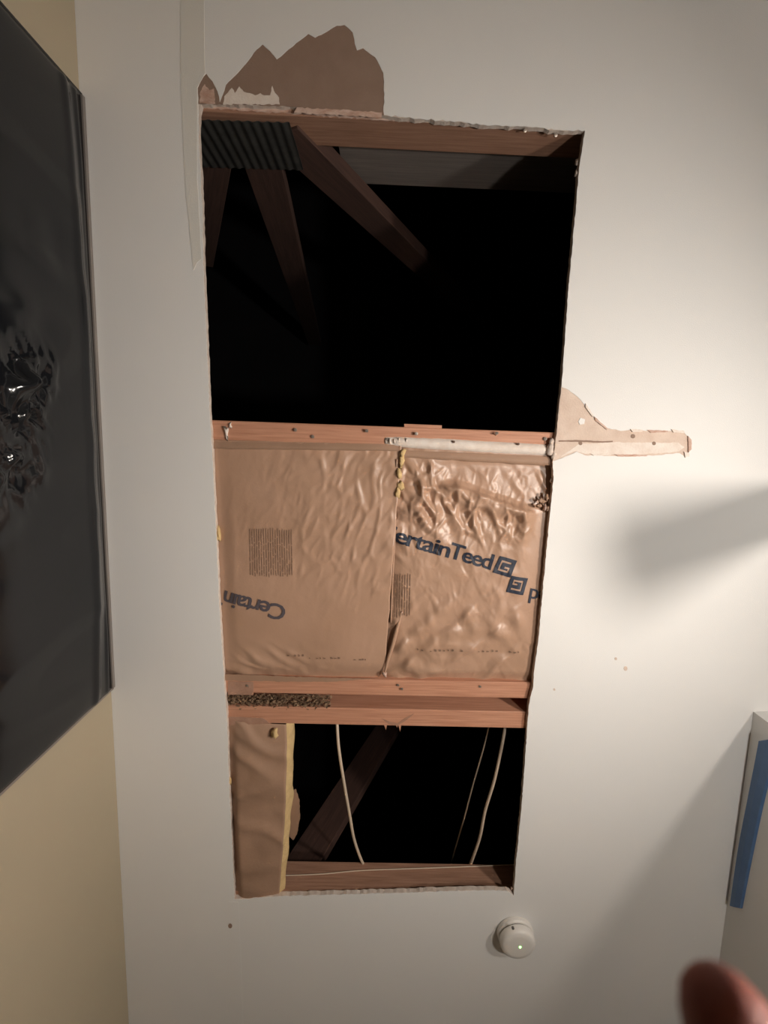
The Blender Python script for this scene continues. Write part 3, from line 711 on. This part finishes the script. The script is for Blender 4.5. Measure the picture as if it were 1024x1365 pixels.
# ================================================================== HAND OF THE PERSON TAKING THE PICTURE
def cam_pt(x, y, d): return EYE + ROT @ Vector((x, y, -d))
hand = empty('person', cam_pt(.115, -.27, .03)); tag(hand, 'blurred reddish fingertip of a person in the bottom right corner', 'person')
vl, el, rl = [], [], []
def V(p, r): vl.append(cam_pt(*p)); rl.append(r); return len(vl) - 1
wr = V((.130, -.290, .030), .026); f1 = V((.175, -.42, -.01), .034); f2 = V((.23, -.56, -.06), .040); el += [(wr, f1), (f1, f2)]
pm = V((.118, -.245, .040), .024); el.append((wr, pm))
def chain(root, pts):
    a = root
    for p, r in pts: b = V(p, r); el.append((a, b)); a = b
chain(pm, [((.100, -.200, .056), .0125), ((.0875, -.160, .072), .0098), ((.0800, -.131, .080), .0112), ((.0700, -.1050, .085), .0108), ((.0638, -.0910, .0858), .0068)])
chain(pm, [((.122, -.197, .060), .0125), ((.120, -.160, .085), .0100), ((.112, -.150, .112), .0092), ((.103, -.165, .125), .0080)])
chain(pm, [((.142, -.200, .058), .0120), ((.146, -.168, .082), .0095), ((.139, -.160, .108), .0088), ((.129, -.175, .120), .0075)])
chain(pm, [((.160, -.210, .052), .0110), ((.168, -.184, .072), .0085), ((.163, -.178, .092), .0078), ((.154, -.190, .103), .0066)])
chain(wr, [((.098, -.262, .045), .0150), ((.072, -.236, .055), .0115), ((.058, -.212, .060), .0100), ((.050, -.192, .062), .0082)])
me = bpy.data.meshes.new('hand'); me.from_pydata([tuple(v) for v in vl], el, []); me.update()
ho = link('hand', me, M_skin, hand)
sk = ho.modifiers.new('skin', 'SKIN'); sk.use_smooth_shade = True
for i, r in enumerate(rl): me.skin_vertices[0].data[i].radius = (r, r)
me.skin_vertices[0].data[0].use_root = True
ss = ho.modifiers.new('sub', 'SUBSURF'); ss.levels = 2; ss.render_levels = 2

# ================================================================== WORK LIGHT (out of the picture, in the next room)
wl = empty('work_light', (LAMP_AT.x, LAMP_AT.y, 0)); tag(wl, 'small tripod work light standing in the opening to the right', 'work light')
aim = (LAMP_AIM - LAMP_AT).normalized(); sd = aim.cross(Vector((0, 0, 1))).normalized(); up = sd.cross(aim)
base = Vector((LAMP_AT.x, LAMP_AT.y, 0)) - aim.xy.to_3d().normalized() * .07
top = base + Vector((0, 0, LAMP_AT.z - .08))
tube('pole', [base + Vector((0, 0, .35)), top], .012, M_dark, wl, 12)
for k in range(3):
    a = k * 2.094 + .4; tube('leg', [base + Vector((0, 0, .75)), base + Vector((.38 * math.cos(a), .38 * math.sin(a), .008))], .009, M_yel, wl, 8)
M = Matrix((sd, up, -aim)).transposed().to_4x4(); M.translation = LAMP_AT
hd = frombm('lamp_head', boxbm((-.055, -.05, .004), (.055, .05, .05), .008, 2), M_yel, wl, M=M)
frombm('lens', boxbm((-.046, -.041, -.001), (.046, .041, .005), .002), M_lens, hd, M=M)
tube('bracket', [LAMP_AT - aim * .045 - up * .03, top - Vector((0, 0, .01))], .007, M_dark, wl, 8)
L = bpy.data.lights.new('work_lamp', 'AREA'); L.shape = 'DISK'; L.size = .13; L.energy = LAMP_POWER; L.color = LAMP_COLOR; L.spread = math.radians(LAMP_SPREAD)
lo = bpy.data.objects.new('work_lamp', L); C.objects.link(lo); M2 = M.copy(); M2.translation = LAMP_AT + aim * .006; lo.matrix_basis = M2; setp(lo, wl)

# ================================================================== ADDED FILL LAMP (unseen, brightens the ceiling from the right)
fx, fy, fz = FILL_AT
tl = empty('fill_lamp', (fx, fy, 0)); tag(tl, 'added fill lamp with open cream shade, out of view by the opening', 'lamp')
TL = Matrix.Translation((fx, fy, 0))
lathe('base', [(.12, .001), (.12, .015), (.03, .03), (.012, .05)], M_dark, tl, 32, TL)
lathe('stem', [(.009, .05), (.009, fz - .16)], M_dark, tl, 16, TL)
vs, fs = [], []
for i in range(33):
    a = 2 * math.pi * i / 32
    for r, z in ((.17, fz - .20), (.12, fz + .02)): vs.append((fx + r * math.cos(a), fy + r * math.sin(a), z))
for i in range(32): fs.append((2 * i, 2 * i + 2, 2 * i + 3, 2 * i + 1))
sh = pydata('shade', vs, fs, mat('lamp_shade_cloth', (.75, .62, .45), .8), tl, True)
sm_ = sh.modifiers.new('t', 'SOLIDIFY'); sm_.thickness = .002
lathe('bulb', [(.012, fz - .16), (.014, fz - .14), (.028, fz - .10), (.026, fz - .075), (.012, fz - .06), (.001, fz - .058)], mat('bulb_glass', (.9, .85, .7), .3, emit=FILL_COLOR, estr=4), tl, 20, TL)
L2 = bpy.data.lights.new('fill_bulb', 'POINT'); L2.energy = FILL_POWER; L2.color = FILL_COLOR; L2.shadow_soft_size = .04
lo2 = bpy.data.objects.new('fill_bulb', L2); C.objects.link(lo2); lo2.location = FILL_AT; setp(lo2, tl)
